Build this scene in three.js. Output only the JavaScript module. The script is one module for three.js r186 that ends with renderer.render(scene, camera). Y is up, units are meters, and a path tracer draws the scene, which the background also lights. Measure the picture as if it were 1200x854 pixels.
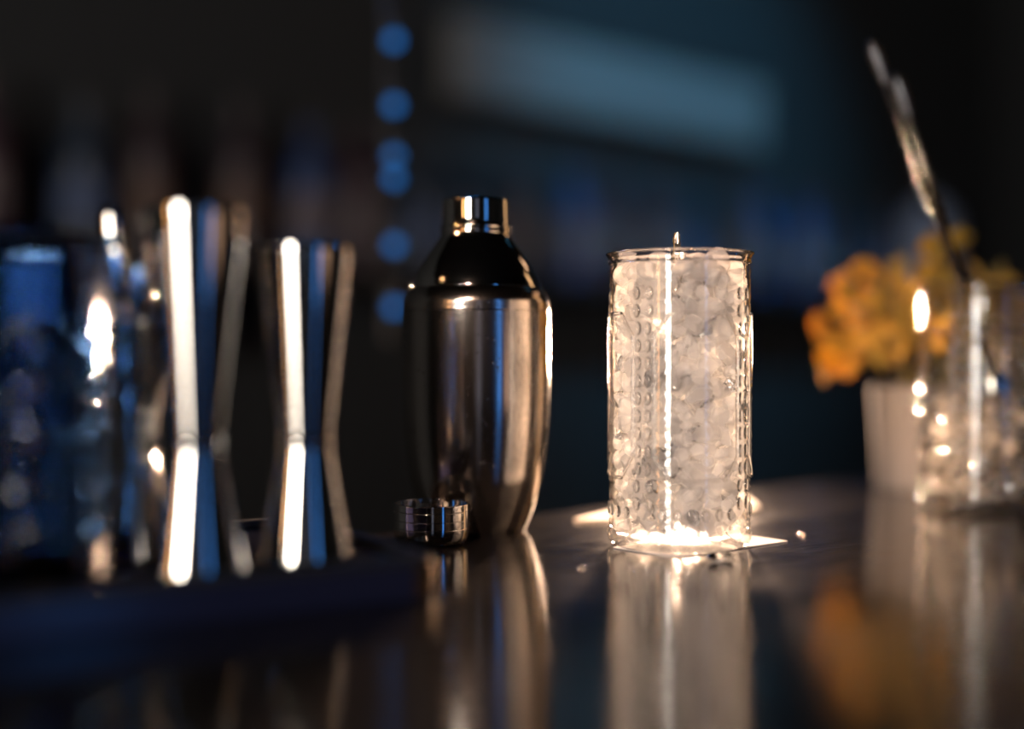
import * as THREE from 'three';
import { RectAreaLightUniformsLib } from 'three/addons/lights/RectAreaLightUniformsLib.js';
import { RoundedBoxGeometry } from 'three/addons/geometries/RoundedBoxGeometry.js';
import { mergeGeometries, mergeVertices, toCreasedNormals } from 'three/addons/utils/BufferGeometryUtils.js';
import { ImprovedNoise } from 'three/addons/math/ImprovedNoise.js';

// ---------------------------------------------------------------- camera, exposure
const scene = new THREE.Scene();
scene.background = new THREE.Color(0, 0, 0);
const camera = new THREE.PerspectiveCamera(31.78, 1200 / 854, 0.05, 30);
camera.position.set(0, 1.19, 0);
camera.rotation.x = -0.008;
camera.focus = 0.597;
camera.userData.fStop = 1.36;                       // 32 mm of opening
const renderer = new THREE.WebGLRenderer({ antialias: true });
renderer.toneMapping = THREE.LinearToneMapping;
renderer.toneMappingExposure = 1.0;
renderer.shadowMap.enabled = true;
RectAreaLightUniformsLib.init();

// ---------------------------------------------------------------- the lights of the room (fittings are built further down)
const LAMP = {
  warm: { color: [1.0, 0.64, 0.42], candela: 15 },
  front: { color: [1.0, 0.66, 0.50], candela: 56 },
  added_side_spot: { color: [1.0, 0.52, 0.24], candela: 135 },      // added spot that brightens the right-hand glass
  white: { color: [1.0, 0.93, 0.84], nits: 30 },         // tall light on the left wall
  amber: { color: [1.0, 0.47, 0.16], nits: 8 },
  side: { color: [1.0, 0.55, 0.25], nits: 4.5 },
  blue: { color: [0.02, 0.22, 0.75], nits: 2.2 },
  glow: { color: [1.0, 0.56, 0.33], nits: 0.6 },
  dusk: { color: [0.05, 0.25, 0.6], nits: 0.2 },
  teal: { color: [0.10, 0.55, 0.95], candela: 2.6 },
};

// ---------------------------------------------------------------- helpers
const THETA = 0.7383, U = [Math.cos(THETA), -Math.sin(THETA)], N = [Math.sin(THETA), Math.cos(THETA)];
const onBar = (a, b) => [a * U[0] + b * N[0], -0.70 + a * U[1] + b * N[1]];      // along the bar, towards the guests -> x, z
const BAR = 1.10;                                                                 // height of the bar top
let seed = 7;
const rnd = () => { seed = (seed + 0x6d2b79f5) | 0; let t = Math.imul(seed ^ (seed >>> 15), 1 | seed); t = (t + Math.imul(t ^ (t >>> 7), 61 | t)) ^ t; return ((t ^ (t >>> 14)) >>> 0) / 4294967296; };
const rr = (a, b) => a + (b - a) * rnd();
const noise = new ImprovedNoise();
const counts = {};
function numbered(name) { const n = counts[name] = (counts[name] ?? -1) + 1; return n ? name + '_' + String(n).padStart(3, '0') : name; }
function tag(o, label, category, group, kind) {
  o.userData.label = label; o.userData.category = category;
  if (group) o.userData.group = group;
  if (kind) o.userData.kind = kind;
  return o;
}
function obj(name, geometry, material, parent, pos) {
  const g = Array.isArray(geometry) ? mergeGeometries(geometry.map((x) => (x.index ? x.toNonIndexed() : x))) : geometry;
  const m = new THREE.Mesh(g, material);
  m.name = parent ? name : numbered(name);
  m.castShadow = m.receiveShadow = true;
  if (pos) m.position.set(...pos);
  (parent ?? scene).add(m);
  return m;
}
function thing(name, label, category, pos, turn = 0, group) {
  const o = new THREE.Group(); o.name = numbered(name); scene.add(o);
  o.position.set(...pos); o.rotation.y = turn;
  return tag(o, label, category, group);
}
function copy(root, pos, turn, label, group) {
  const c = root.clone(); c.name = numbered(root.name.replace(/_\d+$/, '')); scene.add(c);
  c.userData = { ...root.userData }; c.position.set(...pos); c.rotation.y = turn;
  if (label) c.userData.label = label;
  if (group) c.userData.group = group;
  return c;
}
function struct(name, geometry, material, pos, turn = 0) {
  const m = obj(name, geometry, material, null, pos); m.name = name; m.rotation.y = turn; m.userData.kind = 'structure'; return m;
}
const V2 = (list) => list.map(([x, y]) => new THREE.Vector2(x, y));
const lathe = (list, seg = 96) => new THREE.LatheGeometry(V2(list), seg);
function smooth(list, steps = 6) {                      // a rounded profile through the points
  const c = new THREE.SplineCurve(V2(list));
  return c.getPoints(list.length * steps).map((p) => [p.x, p.y]);
}
const std = (o) => new THREE.MeshStandardMaterial(o);
const phy = (o) => new THREE.MeshPhysicalMaterial(o);
const rgb = (r, g, b) => new THREE.Color().setRGB(r, g, b);
function field(size, f, srgb) {                         // a computed texture
  const d = new Uint8Array(size * size * 4);
  for (let y = 0; y < size; y++) for (let x = 0; x < size; x++) {
    const c = f(x / size, y / size), k = (y * size + x) * 4;
    for (let i = 0; i < 3; i++) d[k + i] = Math.max(0, Math.min(255, 255 * (Array.isArray(c) ? c[i] : c)));
    d[k + 3] = 255;
  }
  const t = new THREE.DataTexture(d, size, size); t.magFilter = t.minFilter = THREE.LinearFilter;
  t.wrapS = t.wrapT = THREE.RepeatWrapping; if (srgb) t.colorSpace = THREE.SRGBColorSpace; t.needsUpdate = true;
  return t;
}
const tile = (f, period) => (x, y) => {                 // makes a noise repeat without a seam
  const u = x * Math.PI * 2, v = y * Math.PI * 2, r = period / (2 * Math.PI);
  return f(Math.cos(u) * r, Math.sin(u) * r, Math.cos(v) * r + 3.7) * 0.6 + f(Math.sin(v) * r + 9.1, Math.cos(u) * r, Math.sin(u) * r) * 0.4;
};
const n3 = (x, y, z) => noise.noise(x, y, z);

// ---------------------------------------------------------------- materials
const grain = (x, y) => {
  const w = n3(x * 3, y * 2.0, 1.7) * 0.7;
  return 0.5 + 0.28 * n3(x * 5, y * 70 + w * 6, 4.1) + 0.22 * n3(x * 9, y * 190, 8.3) + 0.16 * n3(x * 60, y * 240, 2.2);
};
const M = {};
M.wood = phy({
  map: field(1024, (x, y) => { const g = grain(x, y), s = 0.7 + 0.5 * n3(x * 4, y * 5, 6.6); const k = (0.11 + 0.11 * g) * s + 0.05; return [k * 0.66, k * 0.60, k * 0.58]; }, true),
  bumpMap: field(1024, (x, y) => grain(x, y) * 0.7 + 0.3 * (0.5 + 0.5 * n3(x * 180, y * 180, 5))), bumpScale: 0.00018,
  roughnessMap: field(512, (x, y) => { const k = 0.62 + 0.22 * n3(x * 7, y * 9, 3.3) + 0.12 * n3(x * 40, y * 90, 1.3); return [k, k, k]; }), roughness: 0.21,
  specularIntensity: 1,
});
M.counter = std({ color: rgb(0.012, 0.011, 0.012), roughness: 0.6 });
M.wall = std({ color: rgb(0.018, 0.021, 0.024), roughness: 0.85, bumpMap: field(256, (x, y) => 0.5 + 0.5 * n3(x * 24, y * 24, 2)), bumpScale: 0.002 });
M.floor = std({ color: rgb(0.03, 0.028, 0.027), roughness: 0.6 });
M.ceiling = phy({ color: rgb(0.002, 0.002, 0.0025), roughness: 0.95, specularIntensity: 0.1 });
M.steel = std({ color: rgb(0.72, 0.69, 0.65), metalness: 1, roughness: 0.06 });
M.polished = std({ color: rgb(0.74, 0.71, 0.67), metalness: 1, roughness: 0.07 });
M.satin = std({
  color: rgb(0.52, 0.47, 0.43), metalness: 1, roughness: 0.22,
  roughnessMap: field(256, (x, y) => { const k = 0.8 + 0.25 * n3(x * 9, y * 4, 2.2); return [k, k, k]; }),
});
M.black = std({ color: rgb(0.010, 0.010, 0.012), roughness: 0.45 });
M.blueSheenRubber = std({ color: rgb(0.011, 0.013, 0.036), roughness: 0.14 });  // black tray; its blue sheen is painted into the base colour
M.darkMetal = phy({ color: rgb(0.008, 0.008, 0.010), roughness: 0.10, specularIntensity: 0.6 });
M.dullSteel = std({ color: rgb(0.16, 0.16, 0.17), metalness: 1, roughness: 0.3 });
M.paper = std({ color: rgb(0.48, 0.47, 0.46), roughness: 0.9, bumpMap: field(128, (x, y) => 0.5 + 0.5 * n3(x * 50, y * 50, 2)), bumpScale: 0.0001 });
M.glass = phy({ color: rgb(0.98, 0.98, 0.97), transmission: 1, thickness: 0, roughness: 0.02, ior: 1.5 });
M.solidGlass = phy({ color: rgb(1, 1, 1), transmission: 1, thickness: 0.01, roughness: 0.0, ior: 1.5 });
M.ice = phy({ color: rgb(0.99, 0.99, 0.99), transmission: 0.90, thickness: 0, roughness: 0.52, ior: 1.31 });
M.clearIce = phy({ color: rgb(0.97, 0.98, 1), transmission: 1, thickness: 0.01, roughness: 0.05, ior: 1.31 });
M.drop = phy({ color: rgb(1, 1, 1), transmission: 1, thickness: 0.01, roughness: 0.0, ior: 1.33 });

// ================================================================ the setting
const onWall = (a, b, y) => { const [x, z] = onBar(a, b); return [x, y, z]; };
struct('floor', new THREE.BoxGeometry(7.4, 0.1, 5.8), M.floor, onWall(0.15, 1.02, -0.05), THETA);
struct('ceiling', new THREE.BoxGeometry(7.4, 0.1, 5.8), M.ceiling, onWall(0.15, 1.02, 2.85), THETA);
struct('wall_back', new THREE.BoxGeometry(7.4, 2.8, 0.12), M.wall, onWall(0.15, -1.62, 1.4), THETA);
struct('wall_front', new THREE.BoxGeometry(7.4, 2.8, 0.12), M.wall, onWall(0.15, 3.66, 1.4), THETA);
struct('wall_left', new THREE.BoxGeometry(0.12, 2.8, 5.16), M.wall, onWall(-3.36, 1.02, 1.4), THETA);
struct('wall_right', new THREE.BoxGeometry(0.12, 2.8, 5.16), M.wall, onWall(3.66, 1.02, 1.4), THETA);

// the bar
{
  const t = thing('bar_counter', 'dark-stained glossy wooden bar counter on which all the glasses stand', 'bar counter', onWall(0.2, 0.37, 0), THETA);
  const g = new RoundedBoxGeometry(4.6, 0.05, 0.76, 4, 0.006), p = g.attributes.position, nn = g.attributes.normal, uv = g.attributes.uv;
  for (let i = 0; i < p.count; i++) uv.setXY(i, p.getX(i) / 0.7 + 0.13, (Math.abs(nn.getY(i)) > 0.5 ? p.getZ(i) : p.getY(i)) / 0.7 + 0.37);
  obj('worktop', g, M.wood, t, [0, BAR - 0.025, 0]);
  obj('front_panel', new THREE.BoxGeometry(4.5, 1.0, 0.03), M.counter, t, [0, 0.55, 0.27]);
  obj('back_panel', new THREE.BoxGeometry(4.5, 1.0, 0.03), M.counter, t, [0, 0.55, -0.3]);
  obj('plinth', new THREE.BoxGeometry(4.4, 0.05, 0.5), M.counter, t, [0, 0.025, 0]);
}

// ================================================================ the drink in the middle
const PANEL = { count: 4, at: 0.14, half: 0.62, low: 0.24, high: 0.79 };          // raised panels round the tumbler: angles, share of its height
function relief(th, h, H) {                              // outer wall of the pressed tumbler: radius over the plain wall
  const s = THREE.MathUtils.smoothstep, up = h / H, step = 2 * Math.PI / PANEL.count;
  const off = Math.abs(((th - PANEL.at + step * 40.5) % step) - step / 2), cut = 0.22 * s(Math.abs(up - 0.515), 0.20, 0.275);
  return 0.00013 * Math.sin(h * 1480 + 1.3 * Math.sin(h * 410)) * (1 + 0.5 * Math.sin(th * 9 + h * 300)) * s(up, 0.06, 0.09) + 0.0008 * (1 - s(off, PANEL.half - cut - 0.02, PANEL.half - cut + 0.02)) * s(up, PANEL.low - 0.006, PANEL.low + 0.006) * (1 - s(up, PANEL.high - 0.006, PANEL.high + 0.006));
}
function closedRing(rows, seg) {                         // rows of functions angle -> [radius, height]
  const pos = [], idx = [], n = rows.length;
  for (const f of rows) for (let i = 0; i <= seg; i++) { const th = (i / seg) * 2 * Math.PI, [r, y] = f(th); pos.push(r * Math.sin(th), y, r * Math.cos(th)); }
  for (let j = 0; j < n - 1; j++) for (let i = 0; i < seg; i++) { const a = j * (seg + 1) + i, b = a + seg + 1; idx.push(a, a + 1, b, b, a + 1, b + 1); }
  const g = new THREE.BufferGeometry(); g.setAttribute('position', new THREE.Float32BufferAttribute(pos, 3)); g.setIndex(idx); g.computeVertexNormals();
  return g;
}
const WALL = 0.0015;
function tumbler(t, R, H, wallGlass = M.glass) {
  const wall = [];
  for (let j = 0; j <= 300; j++) { const h = 0.0081 + (j / 300) * (H - 0.0135); wall.push((th) => [R + relief(th, h, H), h]); }
  for (let j = 0; j <= 20; j++) { const h = H - 0.0054 - (j / 20) * (H - 0.0135); wall.push(() => [R - WALL, h]); }
  obj('glass_wall', closedRing(wall, 300), wallGlass, t);
  const e = 0.0002;                                      // thick lip and thick foot
  obj('lip', lathe(smooth([[R - WALL, H - 0.0052], [R + 0.0001, H - 0.0052], [R + 0.0004, H - 0.004], [R + 0.0003, H - 0.0028], [R + 0.0008, H - 0.0015], [R + 0.0016, H - 0.0006], [R + 0.0014, H], [R - 0.0002, H - 0.0003], [R - WALL + 0.0001, H - 0.0025], [R - WALL, H - 0.0052]], 4), 160), M.solidGlass, t);
  const foot = [() => [0.0001, 0.0010], () => [R * 0.6, 0.0010], () => [R * 0.88, 0.0002], () => [R * 0.95, 0.0002], () => [R - 0.0006, 0.0012], () => [R + 0.0003, 0.0032]];
  for (let k = 0; k <= 4; k++) foot.push((th) => [R + 0.0005 + 0.0005 * Math.cos(th * 40) * Math.sin(k / 4 * Math.PI), 0.0034 + k * 0.0009]);
  foot.push(() => [R + 0.0001, 0.0078], () => [R - WALL, 0.0080], () => [R - 0.0024, 0.0062], () => [R - 0.0045, 0.0044], () => [R * 0.5, 0.0026], () => [0.0001, 0.0026]);
  obj('foot', closedRing(foot, 240), wallGlass, t);
  // pressed pattern standing proud of the wall: panel edges and rows of studs between the panels
  const list = [], studs = [], step = 2 * Math.PI / PANEL.count, P = PANEL, on = (th, up, r) => new THREE.Vector3(Math.sin(th) * r, up * H, Math.cos(th) * r);
  for (let k = 0; k < P.count; k++) {
    const c = P.at + k * step, w = P.half, corner = [[-w + 0.22, P.low], [w - 0.22, P.low], [w, P.low + 0.075], [w, P.high - 0.075], [w - 0.22, P.high], [-w + 0.22, P.high], [-w, P.high - 0.075], [-w, P.low + 0.075]], pts = [];
    corner.forEach(([x0, y0], i) => { const [x1, y1] = corner[(i + 1) % 8]; for (let j = 0; j < 12; j++) pts.push(on(c + x0 + (x1 - x0) * j / 12, y0 + (y1 - y0) * j / 12, R + 0.0004)); });
    list.push(new THREE.TubeGeometry(new THREE.CatmullRomCurve3(pts, true), 200, 0.0008, 8, true));
    const stud = new THREE.SphereGeometry(1, 12, 9);
    for (let i = 0; i < 13; i++) for (const j of [-1, 1]) {
      const up = 0.13 + i * 0.058 + (j ? 0.029 : 0), inside = Math.abs(up - 0.515) < 0.275, th = c + step / 2 + j * (inside ? 0.075 : 0.10);
      if (up > 0.86) continue;
      const g = stud.clone(); g.scale(inside ? 0.0017 : 0.0020, 0.0030, 0.0008); g.rotateY(th); const q = on(th, up, R + 0.0002); g.translate(q.x, q.y, q.z); studs.push(g);
    }
    for (let i = 0; i < 6; i++) for (const up of [0.125]) {
      const th = c - w + 0.12 + i * (2 * w - 0.24) / 5, g = stud.clone(); g.scale(0.0021, up > 0.8 ? 0.0022 : 0.0027, 0.0008); g.rotateY(th); const q = on(th, up, R + 0.0001); g.translate(q.x, q.y, q.z); studs.push(g);
    }
  }
  obj('panel_edging', list, M.solidGlass, t);
  obj('studs', studs, M.solidGlass, t);
}
function iceChunk(s, kind) {                             // a broken lump of ice: a ball cut by planes
  const g = mergeVertices(new THREE.IcosahedronGeometry(1, 2).deleteAttribute('normal').deleteAttribute('uv')), p = g.attributes.position, v = new THREE.Vector3();
  const cuts = Array.from({ length: kind ?? 8 }, () => [new THREE.Vector3(rr(-1, 1), rr(-1, 1), rr(-1, 1)).normalize(), rr(0.45, 0.8)]);
  for (let i = 0; i < p.count; i++) {
    v.fromBufferAttribute(p, i);
    for (const [n, d] of cuts) { const k = v.dot(n) - d; if (k > 0) v.addScaledVector(n, -k); }
    p.setXYZ(i, v.x * s[0], v.y * s[1], v.z * s[2]);
  }
  return toCreasedNormals(g, 0.5);
}
function crushedIce(R, h0, h1, count) {
  const list = [], placed = [];
  for (let k = 0, tries = 0; k < count && tries < 60000; tries++) {
    const s = rr(0.0034, 0.0076), th = rr(0, 6.283), r = (R - s * 0.72) * Math.sqrt(rr(0.0, 1)), h = rr(h0 + s * 0.6, h1);
    const c = [r * Math.sin(th), h, r * Math.cos(th)];
    if (placed.some((q) => Math.hypot(q[0] - c[0], q[1] - c[1], q[2] - c[2]) < (q[3] + s) * 0.62)) continue;
    placed.push([...c, s]); k++;
    const g = iceChunk([s * rr(0.8, 1.25), s * rr(0.7, 1.1), s * rr(0.8, 1.2)]);
    g.applyMatrix4(new THREE.Matrix4().compose(new THREE.Vector3(...c), new THREE.Quaternion().setFromEuler(new THREE.Euler(rr(0, 6), rr(0, 6), rr(0, 6))), new THREE.Vector3(1, 1, 1)));
    const p = g.attributes.position;                    // lumps lie flat against the wall of the glass
    for (let i = 0; i < p.count; i++) { const q = Math.hypot(p.getX(i), p.getZ(i)); if (q > R) { p.setX(i, p.getX(i) * R / q); p.setZ(i, p.getZ(i) * R / q); } if (p.getY(i) < h0) p.setY(i, h0); }
    list.push(g);
  }
  return mergeGeometries(list);
}
const G1 = [0.0787, BAR + 0.0008, -0.602], RG = 0.0330, HG = 0.1365;
{
  const t = thing('highball_glass', 'tall embossed clear glass filled to the brim with crushed ice', 'drinking glass', G1);
  tumbler(t, RG, HG);
  const ice = obj('crushed_ice', crushedIce(RG - WALL - 0.0001, 0.0030, HG - 0.0055, 900), M.ice, null, G1);
  obj('clear_lumps', crushedIce(RG - WALL - 0.0002, 0.006, HG - 0.008, 150), M.clearIce, ice);
  tag(ice, 'crushed ice packing the tall embossed glass to its rim', 'ice', null, 'stuff');
  const spike = new THREE.CylinderGeometry(0.0009, 0.0042, 0.014, 7, 8); { const p = spike.attributes.position; for (let i = 0; i < p.count; i++) { const y = p.getY(i) / 0.014 + 0.5; p.setXYZ(i, p.getX(i) * (1 + 0.3 * Math.sin(y * 9)) - 0.0035 * y * (1 - y) - 0.0004, p.getY(i), p.getZ(i) * 0.7); } }
  const shard = obj('ice_shard', toCreasedNormals(spike, 0.6), M.clearIce, null, [G1[0] - 0.0005, G1[1] + HG + 0.0026, G1[2] + 0.006]);
  shard.rotation.set(0.1, 0.0, 0.18);
  tag(shard, 'pointed sliver of ice standing up above the middle of the glass rim', 'ice');
  const lump = obj('ice_lump', iceChunk([0.0044, 0.0026, 0.004], 8), M.ice, null, [G1[0] - 0.0245, G1[1] + HG - 0.0005, G1[2] + 0.004]);
  tag(lump, 'low rounded lump of ice just above the left side of the glass rim', 'ice');
  const chip = obj('ice_chip', iceChunk([0.0065, 0.003, 0.005], 9), M.clearIce, null, [0.090, BAR + 0.0024, -0.556]);
  tag(chip, 'small clear melting chip of ice on the counter before the full glass', 'ice');
}
{ // paper under the glass: a folded napkin lying along the bar
  const g = new RoundedBoxGeometry(0.078, 0.0007, 0.040, 2, 0.0003);
  const m = obj('paper_napkin', g, M.paper, null, [0.0895, BAR + 0.00036, -0.603]); m.rotation.y = 0.70;
  tag(m, 'small white paper napkin under the full glass, corner showing at right', 'napkin');
}
{
  const s = new THREE.Shape(V2([[-0.045, -0.004], [-0.02, -0.020], [0.075, -0.026], [0.105, 0.012], [0.02, 0.020]]));
  const g = new THREE.ExtrudeGeometry(s, { depth: 0.0008, bevelEnabled: true, bevelSize: 0.0003, bevelThickness: 0.0003, bevelSegments: 1 });
  g.rotateX(-Math.PI / 2);
  const [x, z] = onBar(0.062, 0.032);
  const m = obj('paper_sheet', g, std({ color: rgb(0.72, 0.60, 0.46), roughness: 0.8 }), null, [x, BAR + 0.0005, z]); m.rotation.y = THETA - 0.1;
  tag(m, 'beige paper at the far edge of the counter, between shaker and glass', 'paper');
}

// ================================================================ the shaker and its measuring cap
const SH = [-0.0186, BAR, -0.655], PX = 0.4367e-3;       // metres for each pixel at the shaker
{
  const t = thing('cocktail_shaker', 'closed steel cocktail shaker with rounded shoulders and dew on its side', 'cocktail shaker', SH);
  const y = (py) => (415 - py) * PX + 0.09;
  const body = smooth([[44, 629], [51, 625.7], [58.7, 618], [66, 600], [73.4, 576.5], [78.7, 553], [83.6, 512], [86, 474], [86.4, 430], [86.4, 395], [86.3, 369], [86.2, 366.4], [85.6, 365.6], [86.1, 364.8], [86, 362], [85.2, 353], [81.5, 345], [76, 338.5]].map(([r, py]) => [r * PX, y(py)]), 7);
  obj('body', lathe([[0.0001, 0.001], [42 * PX, 0.0006], ...body], 160), M.satin, t);
  const lid = smooth([[76.2, 338], [75.4, 334.5], [72, 325], [64.5, 310.7], [56, 298], [47.5, 286], [42.5, 279], [41, 275]].map(([r, py]) => [r * PX, y(py)]), 7);
  obj('lid', lathe(lid, 160), M.polished, t);
  obj('cap', lathe([[41.2, 275.5], [41.8, 274], [41.6, 270.4], [40.6, 269.4], [41.9, 268.4], [42.0, 266.8], [40.4, 265.6], [39.8, 255], [39.5, 237.5], [38.6, 235.2], [36, 234], [0.01, 233.6]].map(([r, py]) => [r * PX, y(py)]), 128), M.polished, t);
  // dew on the right side of the body
  const drops = [], ball = new THREE.SphereGeometry(1, 8, 6);
  const at = (py) => { const h = y(py); for (let i = 1; i < body.length; i++) if (body[i][1] >= h) { const k = (h - body[i - 1][1]) / (body[i][1] - body[i - 1][1]); return body[i - 1][0] + k * (body[i][0] - body[i - 1][0]); } return 0.03; };
  for (let i = 0; i < 420; i++) {
    const py = rr(352, 540), az = rnd() < 0.7 ? rr(0.55, 1.5) : rr(-1.2, 0.4), r = at(py), s = rr(0.0002, 0.00065);
    const g = ball.clone(); g.scale(s, s * rr(0.9, 1.6), s * 0.6); g.rotateY(az); g.translate(Math.sin(az) * r, y(py), Math.cos(az) * r); drops.push(g);
  }
  const d = obj('dew', drops, M.drop, t); d.userData.kind = 'stuff';
}
{
  const t = thing('measuring_cap', 'small open steel cap with scored rings lying before the shaker', 'cap', [-0.0384, BAR, -0.610]);
  const R = 0.0184, H = 0.0192, prof = [[0.0001, 0.0006], [R * 0.8, 0.0003], [R * 0.9, 0.0009], [R * 0.97, 0.0035]];
  for (const h of [0.0078, 0.0116, 0.0158]) prof.push([R * 0.985, h - 0.0010], [R * 0.985, h - 0.00028], [R * 0.985, h - 0.0002], [R * 0.974, h - 0.0001], [R * 0.974, h + 0.0001], [R * 0.985, h + 0.0002], [R * 0.985, h + 0.00028], [R * 0.985, h + 0.0010]);
  prof.push([R * 0.986, H - 0.0010], [R * 0.99, H - 0.0003], [R * 0.985, H], [R * 0.965, H - 0.0004], [R * 0.94, 0.004], [R * 0.8, 0.0016], [0.0001, 0.0015]);
  obj('cup', lathe(prof, 128), M.polished, t);
}

// ================================================================ the bar tray with jiggers and tools
const TRAY = 0.54, TOP = BAR + 0.015;                    // turn of the tray, height of its top
const tray = (s, v) => [-0.024 - s * Math.cos(TRAY) - v * Math.sin(TRAY), -0.472 + s * Math.sin(TRAY) - v * Math.cos(TRAY)];
{
  const [x, z] = tray(0.16, 0.07);
  const t = thing('bar_tray', 'low black service tray with rounded corners, blue sheen put into its colour, the jiggers standing on it', 'tray', [x, BAR, z], TRAY);
  const outline = (w, d, r) => { const s = new THREE.Shape(); s.absarc(w - r, d - r, r, 0, Math.PI / 2); s.absarc(-w + r, d - r, r, Math.PI / 2, Math.PI); s.absarc(-w + r, -d + r, r, Math.PI, 1.5 * Math.PI); s.absarc(w - r, -d + r, r, 1.5 * Math.PI, 2 * Math.PI); return s; };
  const slab = new THREE.ExtrudeGeometry(outline(0.158, 0.068, 0.010), { depth: 0.0105, bevelEnabled: true, bevelSize: 0.0012, bevelThickness: 0.0012, bevelSegments: 3, curveSegments: 16 });
  slab.rotateX(-Math.PI / 2); obj('base', slab, M.blueSheenRubber, t, [0, 0.0012, 0]);
  const glint = new THREE.LatheGeometry(V2([[0.0100, 0.0012], [0.0119, 0.0016], [0.0122, 0.003], [0.0122, 0.0115], [0.0119, 0.0129], [0.0100, 0.0133], [0.0100, 0.0012]]), 40, -0.1, Math.PI / 2 + 0.2);  // invented metal strip, put in only to make an orange highlight
  obj('added_corner_strip', toCreasedNormals(glint, 0.7), std({ color: rgb(0.86, 0.62, 0.42), metalness: 1, roughness: 0.24 }), t, [0.148, 0, 0.058]).userData.label = 'added brass-coloured strip for an orange highlight';
  const rim = outline(0.158, 0.068, 0.010); rim.holes.push(outline(0.153, 0.063, 0.006));
  const rg = new THREE.ExtrudeGeometry(rim, { depth: 0.0018, bevelEnabled: true, bevelSize: 0.0007, bevelThickness: 0.0007, bevelSegments: 2, curveSegments: 16 });
  rg.rotateX(-Math.PI / 2); obj('rim', rg, M.black, t, [0, 0.0132, 0]);
}
const cone = (r0, y0, r1, y1) => [0.03, 0.25, 0.5, 0.75, 0.97].map((k) => [r0 + (r1 - r0) * k, y0 + (y1 - y0) * k]);
function jigger(name, label, pos, turn, R1, R0, R2, hw, H) {    // radii of mouth, waist and foot; height of the waist; height
  const t = thing(name, label, 'jigger', pos, turn);
  obj('small_cup', lathe([[R2 - 0.0008, 0.0004], [R2, 0], [R2 + 0.0002, 0.0006], ...cone(R2 + 0.0002, 0.0006, R0 + 0.0004, hw - 0.002), [R0 + 0.0004, hw - 0.002], [R0, hw - 0.0004], [0.0001, hw - 0.001], [R0 - 0.0008, hw - 0.003], [R2 - 0.0008, 0.0004]], 96), M.steel, t);
  obj('large_cup', lathe([[0.0001, hw + 0.001], [R0 - 0.0008, hw + 0.003], [R1 - 0.0008, H - 0.0006], [R1 - 0.0004, H], [R1 + 0.0001, H - 0.0006], ...cone(R1 + 0.0001, H - 0.0006, R0 + 0.0004, hw + 0.002), [R0 + 0.0004, hw + 0.002], [R0, hw + 0.0004], [0.0001, hw + 0.0003]], 96), M.steel, t);
  obj('collar', lathe([[R0 - 0.0004, hw - 0.002], [R0 + 0.0009, hw - 0.0014], [R0 + 0.0014, hw], [R0 + 0.0009, hw + 0.0014], [R0 - 0.0004, hw + 0.002]], 96), M.polished, t);
  return t;
}
const TT = BAR + 0.0131;
jigger('jigger', 'taller of the two bright steel double jiggers, left of the other', [-0.1123, TT, -0.455], 0, 0.0182, 0.0088, 0.0178, 0.045, 0.128);
jigger('jigger', 'shorter bright steel double jigger, next to the shaker', [-0.0781, TT, -0.482], 0, 0.0182, 0.0100, 0.0176, 0.044, 0.117);
jigger('jigger', 'smallest steel jigger behind the taller one, with stirrers standing in it', [-0.1415, TT, -0.486], 0, 0.0140, 0.0062, 0.0130, 0.040, 0.090);
{ // three stirrers in the smallest jigger
  const bottom = new THREE.Vector3(-0.1415, TT + 0.046, -0.486);
  const spots = [[-0.151, 1.246, -0.480, 'longest steel stirrer in the smallest jigger, leaning left'], [-0.1475, 1.232, -0.476, 'middle steel stirrer standing in the smallest jigger'], [-0.1375, 1.224, -0.474, 'shortest steel stirrer in the smallest jigger, leaning right']];
  for (const [x, y, z, label] of spots) {
    const d = new THREE.Vector3(x, y, z).sub(bottom), L = d.length();
    const t = thing('stirrer', label, 'stirrer', bottom.toArray());
    t.quaternion.setFromUnitVectors(new THREE.Vector3(0, 1, 0), d.normalize());
    const rod = new THREE.CylinderGeometry(0.0012, 0.0012, L - 0.018, 16); rod.translate(0, (L - 0.018) / 2, 0); obj('rod', rod, M.polished, t);
    const bowl = new THREE.SphereGeometry(1, 24, 16); bowl.scale(0.0042, 0.011, 0.0024); bowl.translate(0, L - 0.011, 0); obj('bowl', bowl, M.polished, t);
  }
}
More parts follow.
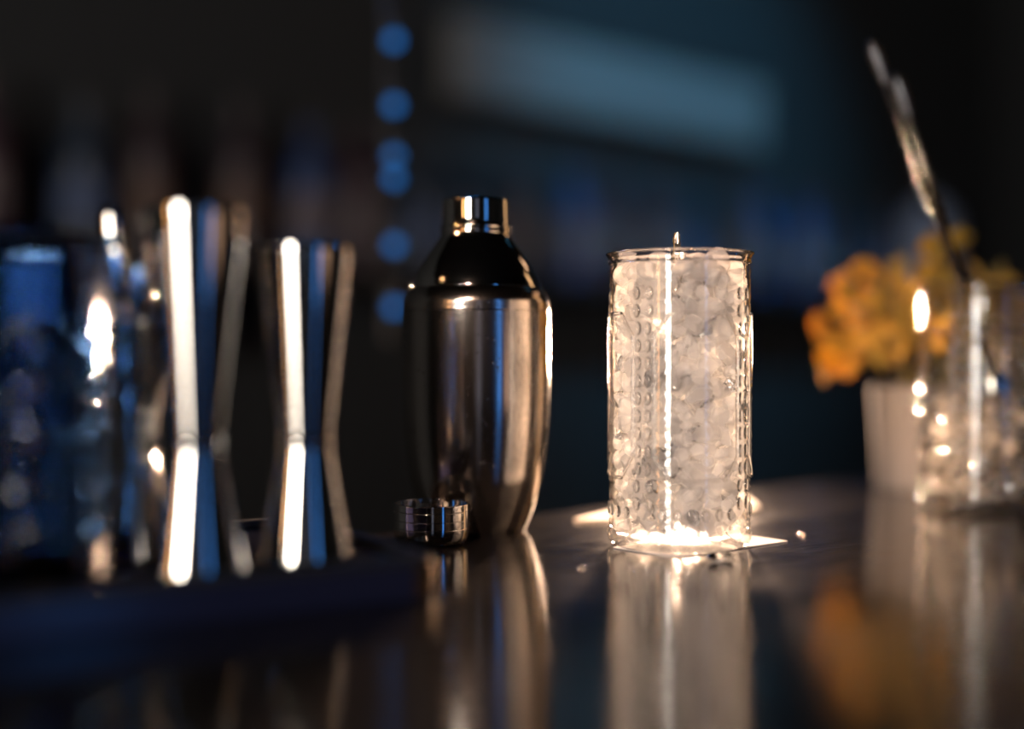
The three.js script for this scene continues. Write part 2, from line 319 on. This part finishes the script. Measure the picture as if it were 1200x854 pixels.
{ // cut mixing glass at the left edge
  const t = thing('mixing_glass', 'wide cut mixing glass at the left end of the tray, blue reflections put into its colour', 'mixing glass', [-0.1800, TT, -0.440]);
  const R = 0.040, H = 0.115, seg = 192, rows = 100, pos = [], idx = []; let n = 0;
  const add = (f) => { for (let i = 0; i <= seg; i++) { const th = (i / seg) * 2 * Math.PI, [r, y] = f(th); pos.push(r * Math.sin(th), y, r * Math.cos(th)); } n++; };
  add(() => [0.0001, 0.001]); add(() => [R * 0.85, 0]);
  for (let j = 0; j <= rows; j++) {
    const h = 0.002 + (j / rows) * (H - 0.002);
    add((th) => {
      const a = ((th / 6.2832) * 18 + h / 0.0165) % 1, b = (((th / 6.2832) * 18 - h / 0.0165) % 1 + 1) % 1, k = Math.min(Math.abs(a - 0.5), Math.abs(b - 0.5));
      const cut = h > 0.012 && h < 0.088 ? 1 : 0; return [R - cut * 0.0022 * Math.max(0, 1 - k * 5), h];
    });
  }
  add(() => [R + 0.0012, H + 0.001]); add(() => [R - 0.001, H + 0.0014]); for (let j = 0; j <= 10; j++) add(() => [R - 0.0035, H - (j / 10) * (H - 0.014)]); add(() => [0.0001, 0.011]);
  for (let j = 0; j < n - 1; j++) for (let i = 0; i < seg; i++) { const a = j * (seg + 1) + i, b = a + seg + 1; idx.push(a, a + 1, b, b, a + 1, b + 1); }
  const g = new THREE.BufferGeometry(); g.setAttribute('position', new THREE.Float32BufferAttribute(pos, 3)); g.setIndex(idx);
  const f = toCreasedNormals(g, 0.35); obj('glass_body', f, phy({ color: rgb(0.26, 0.40, 0.58), transmission: 1, thickness: 0.02, roughness: 0.05, ior: 1.5, attenuationColor: rgb(0.22, 0.38, 0.62), attenuationDistance: 0.008 }), t);  // the blue tint stands in for blue reflections on the glass
}

// ================================================================ right side: second glass, twisted spoons, plant
const G2 = [0.2716, BAR, -0.744];
{
  const t = thing('highball_glass', 'embossed clear glass half full of ice, holding twisted bar spoons, at right', 'drinking glass', G2);
  tumbler(t, RG, 0.131);
  const ice = obj('crushed_ice', crushedIce(RG - 0.0025, 0.0040, 0.064, 130), M.clearIce, null, G2);
  obj('clear_lumps', crushedIce(RG - 0.0025, 0.006, 0.060, 70), M.ice, ice);
  tag(ice, 'loose crushed ice in the lower half of the right-hand glass', 'ice', null, 'stuff');
  const t3 = thing('highball_glass', 'clear embossed glass cut off by the right edge, behind the spoon glass', 'drinking glass', [0.3310, BAR, -0.790]);
  tumbler(t3, RG, 0.131, M.solidGlass);
}
function barSpoon(label, foot, tip) {
  const d = new THREE.Vector3(...tip).sub(new THREE.Vector3(...foot)), L = d.length();
  const t = thing('bar_spoon', label, 'bar spoon', foot, 0);
  t.quaternion.setFromUnitVectors(new THREE.Vector3(0, 1, 0), d.normalize());
  const seg = 14, rows = 420, l0 = 0.012, l1 = L - 0.026, pos = [], idx = [];
  for (let j = 0; j <= rows; j++) for (let i = 0; i < seg; i++) {              // square rod wound round its own axis
    const y = l0 + (j / rows) * (l1 - l0), th = (i / seg) * 2 * Math.PI, tw = y * 2 * Math.PI / 0.0155, q = th + tw;
    const r = 0.0017 * (1 + 0.38 * Math.cos(2 * q)); pos.push(r * Math.cos(th), y, r * Math.sin(th));
  }
  for (let j = 0; j < rows; j++) for (let i = 0; i < seg; i++) { const a = j * seg + i, b = j * seg + (i + 1) % seg; idx.push(a, a + seg, b, b, a + seg, b + seg); }
  const g = new THREE.BufferGeometry(); g.setAttribute('position', new THREE.Float32BufferAttribute(pos, 3)); g.setIndex(idx); g.computeVertexNormals();
  obj('twisted_handle', g, M.darkMetal, t);
  obj('end_weight', lathe(smooth([[0.0004, L], [0.0022, L - 0.002], [0.0034, L - 0.009], [0.0024, L - 0.022], [0.0019, L - 0.027]], 6), 24), M.dullSteel, t);
  const bowl = new THREE.SphereGeometry(1, 20, 14); bowl.scale(0.007, 0.012, 0.003); bowl.translate(0, 0.010, 0); obj('bowl', bowl, M.steel, t);
}
barSpoon('long twisted bar spoon leaning left out of the right glass, its tip highest', [0.2850, BAR + 0.060, -0.738], [0.2070, 1.372, -0.742]);
barSpoon('twisted bar spoon leaning left out of the right glass, its tip lower', [0.2890, BAR + 0.056, -0.752], [0.2260, 1.356, -0.758]);
{
  const t = thing('potted_plant', 'small yellow-green leafy plant in a pale tapered pot behind the spoon glass', 'plant', [0.2795, BAR, -0.862]);
  obj('pot', lathe([[0.0001, 0.0004], [0.0325, 0], [0.0335, 0.001], [0.0366, 0.068], [0.0362, 0.0692], [0.0342, 0.0688], [0.0335, 0.058], [0.0001, 0.057]], 64), phy({ color: rgb(0.205, 0.205, 0.215), roughness: 0.9, specularIntensity: 0.2 }), t);
  obj('soil', new THREE.CylinderGeometry(0.0333, 0.0333, 0.004, 40), std({ color: rgb(0.03, 0.02, 0.015), roughness: 1 }), t, [0, 0.058, 0]);
  const leafG = [0, 1, 2].map((k) => {
    const g = new THREE.SphereGeometry(1, 12, 8), p = g.attributes.position;
    for (let i = 0; i < p.count; i++) { const x = p.getX(i), y = p.getY(i), z = p.getZ(i); p.setXYZ(i, x * 0.0066 * (1 - 0.25 * y), y * 0.0082 + 0.008, z * 0.0011 + x * x * 0.0022 - (k - 1) * y * y * 0.0015); }
    g.computeVertexNormals(); return g;
  });
  const leafM = [[0.58, 0.37, 0.045], [0.62, 0.40, 0.055], [0.45, 0.31, 0.045], [0.62, 0.36, 0.045]].map((c) => phy({ color: rgb(...c), roughness: 0.85, transmission: 0.35, thickness: 0 }));
  const stemM = std({ color: rgb(0.20, 0.15, 0.04), roughness: 0.8 });
  for (let k = 0; k < 24; k++) {
    const az = k * 2.39996, el = 0.10 + 1.35 * Math.sqrt((k + 0.5) / 24), len = 0.097 * (1 - 0.16 * Math.sin(el)) * rr(0.86, 1.08), side = len * Math.sin(el) * 0.92;
    const a = new THREE.Vector3(Math.sin(az) * 0.008, 0.06, Math.cos(az) * 0.008), c = new THREE.Vector3(Math.sin(az) * side * 0.5, 0.06 + len * 0.62, Math.cos(az) * side * 0.5);
    const e = new THREE.Vector3(Math.sin(az) * side, 0.064 + len * Math.max(0.02, Math.cos(el) * 1.12 + 0.10), Math.cos(az) * side);
    if ([0.6, 0.8, 1].some((k) => Math.hypot(e.x * k - 0.0515, e.z * k - 0.072) < 0.046)) continue;
    const curve = new THREE.QuadraticBezierCurve3(a, c, e);
    obj('stem', new THREE.TubeGeometry(curve, 10, 0.0009, 6), stemM, t);
    for (let j = 0; j < 11; j++) {
      const s = 1 - (j / 11) * 0.62, p = curve.getPoint(s), d = curve.getTangent(s);
      if (Math.hypot(p.x - 0.0515, p.z - 0.072) < 0.052) continue;
      const out = new THREE.Vector3(rr(-1, 1), rr(-1, 1), rr(-1, 1)).cross(d).normalize().addScaledVector(d, rr(0.3, 1.1)).normalize();
      const l = obj('leaf', leafG[j % 3], leafM[(k + j) % 4], t, p.toArray());
      l.quaternion.setFromUnitVectors(new THREE.Vector3(0, 1, 0), out); l.rotateY(rr(0, 6.28)); l.scale.setScalar(rr(0.8, 1.2));
    }
  }
}
// drops of water on the bar
for (const [x, z, r, label] of [[0.0296, -0.5357, 0.0016, 'round water drop on the counter left of the full glass'], [0.1443, -0.637, 0.0026, 'flat water drop on the counter right of the napkin corner'], [-0.0335, -0.5755, 0.0014, 'tiny water drop on the counter before the measuring cap']]) {
  const g = new THREE.SphereGeometry(1, 20, 12, 0, 6.2832, 0, Math.PI / 2); g.scale(r, r * 0.55, r);
  tag(obj('water_drop', [g, new THREE.CircleGeometry(r, 20).rotateX(Math.PI / 2)], M.drop, null, [x, BAR + 0.0001, z]), label, 'water drop');
}

// ================================================================ back of the room
{
  const [x, z] = onBar(1.3, -1.46);
  const t = thing('wall_shelf', 'long dark shelf along the back wall carrying rows of bottles', 'shelf', [x, 1.325, z], THETA);
  obj('board', new RoundedBoxGeometry(4.6, 0.025, 0.19, 2, 0.004), M.counter, t, [0, 0.0125, 0]);
  for (const k of [-1.9, -0.7, 0.6, 1.9]) obj('bracket', new THREE.BoxGeometry(0.03, 0.12, 0.16), M.black, t, [k, -0.06, -0.015]);
}
const bottleGlass = [[0.02, 0.05, 0.16], [0.035, 0.022, 0.03], [0.015, 0.03, 0.06], [0.05, 0.025, 0.04]].map((c) => phy({ color: rgb(...c), roughness: 0.38 }));
const labelM = [[0.16, 0.13, 0.14], [0.06, 0.09, 0.18], [0.13, 0.085, 0.07]].map((c) => std({ color: rgb(...c), roughness: 0.8 }));
function bottle(R, H, g, l) {
  const t = thing('bottle', '', 'bottle', [0, 0, 0]);
  obj('body', lathe(smooth([[0.0001, 0.001], [R * 0.86, 0.0], [R, 0.006], [R, H * 0.3], [R, H * 0.56], [R * 0.86, H * 0.66], [R * 0.4, H * 0.76], [R * 0.34, H * 0.84], [R * 0.34, H * 0.93]], 5), 32), bottleGlass[g], t);
  obj('cap', new THREE.CylinderGeometry(R * 0.38, R * 0.38, H * 0.08, 24), M.black, t, [0, H * 0.955, 0]);
  obj('label', new THREE.CylinderGeometry(R * 1.012, R * 1.012, H * 0.26, 32, 1, true), labelM[l], t, [0, H * 0.32, 0]);
  return t;
}
const kinds = [[0.038, 0.27, 0, 0], [0.034, 0.29, 1, 2], [0.042, 0.25, 2, 1], [0.036, 0.28, 3, 0]].map((k) => bottle(...k));
const used = new Set();
for (let k = 0; k < 20; k++) {
  const [x, z] = onBar(0.1 + k * 0.14 + rr(-0.02, 0.02), -1.46 + rr(-0.02, 0.03)), src = kinds[(k * 7 + (k >> 2)) % 4];
  const o = used.has(src) ? copy(src, [x, 1.3501, z], rr(0, 6)) : src; used.add(src);
  o.position.set(x, 1.3501, z);
  tag(o, 'dark glass bottle with a plain band, dim on the shelf along the back wall', 'bottle', 'dim bottles on the back shelf');
}
{
  const [x, z] = onBar(2.93, -1.42);
  const t = thing('frosted_bottle', 'pale blue frosted bottle far behind the right-hand glasses', 'bottle', [x, 1.3501, z]);
  const m = phy({ color: rgb(0.38, 0.48, 0.72), roughness: 0.5 });
  obj('body', lathe([[0.0001, 0.001], [0.058, 0], [0.062, 0.006], [0.062, 0.235], [0.056, 0.25], [0.02, 0.262], [0.018, 0.28]], 40), m, t);
  obj('stopper', new THREE.SphereGeometry(0.022, 20, 14), M.black, t, [0, 0.296, 0]);
}
{ // long pale panel high on the back wall
  const [x, z] = onBar(1.71, -1.50);
  const t = thing('wall_panel', 'long pale panel high on the back wall, washed in blue light', 'panel', [x, 1.797, z], THETA);
  obj('board', new RoundedBoxGeometry(1.03, 0.164, 0.05, 2, 0.006), std({ color: rgb(0.165, 0.165, 0.165), roughness: 0.75 }), t);
  obj('batten', new THREE.BoxGeometry(0.98, 0.10, 0.04), M.black, t, [0, 0, -0.04]);
}
{ // blue bulbs on a cord
  const x = -0.1085, z = -1.10, t = thing('string_light', 'hanging cord of small blue bulbs behind the jiggers', 'lamp', [x, 1.2, z]);
  obj('cord', new THREE.CylinderGeometry(0.0025, 0.0025, 1.6, 10), M.black, t, [0, 0.8, 0]);
  const bm = std({ color: rgb(0.01, 0.05, 0.1), emissive: rgb(0.02, 0.30, 1.0), emissiveIntensity: 0.7 });
  for (const y of [1.457, 1.402, 1.3585, 1.340, 1.283, 1.230]) {
    const b = obj('bulb', new THREE.SphereGeometry(0.0055, 20, 14), bm, t, [0.008, y - 1.2, 0.008]);
    obj('socket', new THREE.CylinderGeometry(0.004, 0.0045, 0.01, 16), M.black, b, [0, 0.011, 0]);
  }
  const l = new THREE.PointLight(rgb(0.02, 0.30, 1.0), 0.03); l.position.set(0.06, 0.35, 0.08); l.castShadow = true; l.name = 'blue_bulb_light'; t.add(l);
}

// ================================================================ lamps
{ // floor lamp behind the bar, its head behind the full glass
  const t = thing('floor_lamp', 'slim lamp with a warm glowing head behind the full glass', 'lamp', [0.184, 0, -1.36]);
  obj('base', lathe([[0.0001, 0], [0.12, 0], [0.12, 0.012], [0.02, 0.025], [0.0001, 0.026]], 48), M.black, t);
  obj('pole', new THREE.CylinderGeometry(0.008, 0.008, 1.13, 16), M.black, t, [0, 0.59, 0]);
  const head = obj('shade', lathe([[0.001, -0.05], [0.028, -0.05], [0.036, -0.02], [0.038, 0.03], [0.036, 0.03], [0.034, -0.018], [0.001, -0.045]], 40), M.black, t, [0, 1.205, 0]);
  const aim = new THREE.Vector3(-0.145, -0.010, 0.70).normalize(); head.quaternion.setFromUnitVectors(new THREE.Vector3(0, 1, 0), aim);
  obj('lens', new THREE.CylinderGeometry(0.0335, 0.0335, 0.004, 40), std({ color: rgb(0.1, 0.08, 0.06), emissive: rgb(...LAMP.warm.color), emissiveIntensity: 40 }), head, [0, 0.02, 0]);
  const hood = new RoundedBoxGeometry(0.086, 0.003, 0.15, 2, 0.001); hood.translate(0, 0.042, 0.055);
  obj('hood', hood, M.black, t, [0, 1.205, 0]).rotation.set(0, Math.atan2(aim.x, aim.z), 0);
  const l = new THREE.SpotLight(rgb(...LAMP.warm.color), LAMP.warm.candela, 0, 0.45, 0.6, 2); l.position.set(aim.x * 0.034, 1.205 + aim.y * 0.034, aim.z * 0.034); l.shadow.radius = 1; l.castShadow = true; l.name = 'warm_lamp_light'; t.add(l);
  l.target.position.set(aim.x, 1.205 + aim.y, aim.z); t.add(l.target);
}
{ // globe hanging to the right of the bar, outside the picture
  const t = thing('globe_pendant', 'small warm globe lamp hanging behind the bar on the right', 'lamp', [1.14, 2.14, -1.95]);
  obj('globe', new THREE.SphereGeometry(0.08, 40, 28), std({ color: rgb(0.3, 0.25, 0.2), emissive: rgb(...LAMP.glow.color), emissiveIntensity: 3.5 }), t);
  obj('holder', new THREE.CylinderGeometry(0.03, 0.04, 0.06, 24), M.black, t, [0, 0.10, 0]);
  obj('cord', new THREE.CylinderGeometry(0.003, 0.003, 0.5, 10), M.black, t, [0, 0.37, 0]);
  const l = new THREE.PointLight(rgb(...LAMP.glow.color), 0.02); l.position.set(-0.1, -0.14, 0.1); l.shadow.radius = 1; l.castShadow = true; l.name = 'globe_light'; t.add(l);
}
function wallLight(name, label, pos, w, h, lamp) {       // glowing panel in a thin case, facing the drink
  const t = thing(name, label, 'lamp', pos);
  t.rotation.y = Math.atan2(0.0 - pos[0], -0.55 - pos[2]);
  obj('case', new RoundedBoxGeometry(w + 0.03, h + 0.03, 0.03, 2, 0.008), M.black, t);
  const foot = pos[1] - h / 2 - 0.015;                    // stands on the floor
  obj('stand', new THREE.CylinderGeometry(0.012, 0.012, foot, 16), M.black, t, [0, -h / 2 - 0.015 - foot / 2, 0]);
  obj('base', new THREE.CylinderGeometry(0.12, 0.13, 0.015, 32), M.black, t, [0, 0.0076 - pos[1], 0]);
  obj('diffuser', new THREE.BoxGeometry(w, h, 0.004), std({ color: rgb(0.3, 0.3, 0.3), emissive: rgb(...lamp.color), emissiveIntensity: lamp.nits * 0.12 }), t, [0, 0, 0.0165]);
  const l = new THREE.RectAreaLight(rgb(...lamp.color), lamp.nits, w, h); l.position.set(0, 0, 0.022); l.lookAt(0, 0, 1); l.rotation.set(0, Math.PI, 0); l.name = name + '_light'; t.add(l);
  return t;
}
wallLight('tall_white_light', 'tall white standing light behind the viewer on the left', [-1.25, 1.25, 2.20], 0.42, 2.0, LAMP.white);
wallLight('amber_light', 'narrow amber standing light behind the viewer on the left', [-1.85, 1.25, 1.55], 0.16, 1.6, LAMP.amber);
wallLight('standing_amber_light', 'tall standing amber light to the right of the bar', [2.2, 1.6, -2.1], 0.12, 2.1, LAMP.side);
wallLight('blue_light', 'tall blue standing light behind the viewer on the right', [1.85, 1.35, 1.75], 0.24, 2.1, LAMP.blue);
wallLight('low_warm_light', 'low wide warm standing light to the right of the viewer', [1.90, 1.08, 0.75], 0.62, 0.36, LAMP.glow);
wallLight('dim_blue_light', 'dim blue standing light straight behind the viewer', [0.34, 1.3, 2.5], 0.34, 1.9, LAMP.dusk);
function ceilingSpot(name, label, at, aim, lamp, cone) {  // narrow spot under the ceiling
  const t = thing(name, label, 'lamp', at);
  obj('mount', new THREE.CylinderGeometry(0.03, 0.03, 0.08, 24), M.black, t, [0, 0.04, 0]);
  obj('shade', new THREE.CylinderGeometry(0.04, 0.045, 0.10, 32, 1, true), M.black, t, [0, -0.04, 0]);
  obj('lens', new THREE.CylinderGeometry(0.036, 0.036, 0.006, 32), std({ color: rgb(0.1, 0.1, 0.1), emissive: rgb(...lamp.color), emissiveIntensity: 1.5 }), t, [0, -0.08, 0]);
  const l = new THREE.SpotLight(rgb(...lamp.color), lamp.candela, 0, cone, 0.45, 2); l.position.set(0, -0.10, 0); l.name = name + '_light'; l.castShadow = true; l.shadow.radius = 2; t.add(l);
  l.target.position.set(aim[0] - at[0], aim[1] - at[1], aim[2] - at[2]); t.add(l.target);
}
ceilingSpot('drink_spot', 'narrow warm ceiling spot aimed at the full glass from the front', [-0.6, 2.72, 2.0], [G1[0], G1[1] + 0.068, G1[2]], LAMP.front, 0.044);
ceilingSpot('added_amber_spot', 'added narrow amber spot brightening the ice of the right-hand glass from the left', [-1.9, 2.72, 0.1], [G2[0] + 0.004, G2[1] + 0.070, G2[2]], LAMP.added_side_spot, 0.040);  // made-up spot, there only to liven the right-hand ice
{ // blue spot on the ceiling aimed at the pale panel
  const t = thing('ceiling_spot', 'blue ceiling spot aimed at the long pale panel', 'lamp', [1.2, 2.72, -1.9]);
  obj('mount', new THREE.CylinderGeometry(0.04, 0.04, 0.08, 24), M.black, t, [0, 0.04, 0]);
  const can = obj('shade', new THREE.CylinderGeometry(0.045, 0.05, 0.12, 32, 1, true), M.black, t, [0, -0.05, 0]);
  obj('lens', new THREE.CylinderGeometry(0.042, 0.042, 0.006, 32), std({ color: rgb(0.1, 0.1, 0.1), emissive: rgb(...LAMP.teal.color), emissiveIntensity: 2 }), t, [0, -0.10, 0]);
  const l = new THREE.SpotLight(rgb(...LAMP.teal.color), LAMP.teal.candela * 4, 0, 0.5, 0.6, 2); l.position.set(0, -0.115, 0); l.name = 'teal_spot_light'; l.castShadow = true; l.shadow.radius = 2; t.add(l);
  const [x, z] = onBar(1.95, -1.47); l.target.position.set(x - 1.2, 1.79 - 2.72, z + 1.9); t.add(l.target);
}
renderer.render(scene, camera);
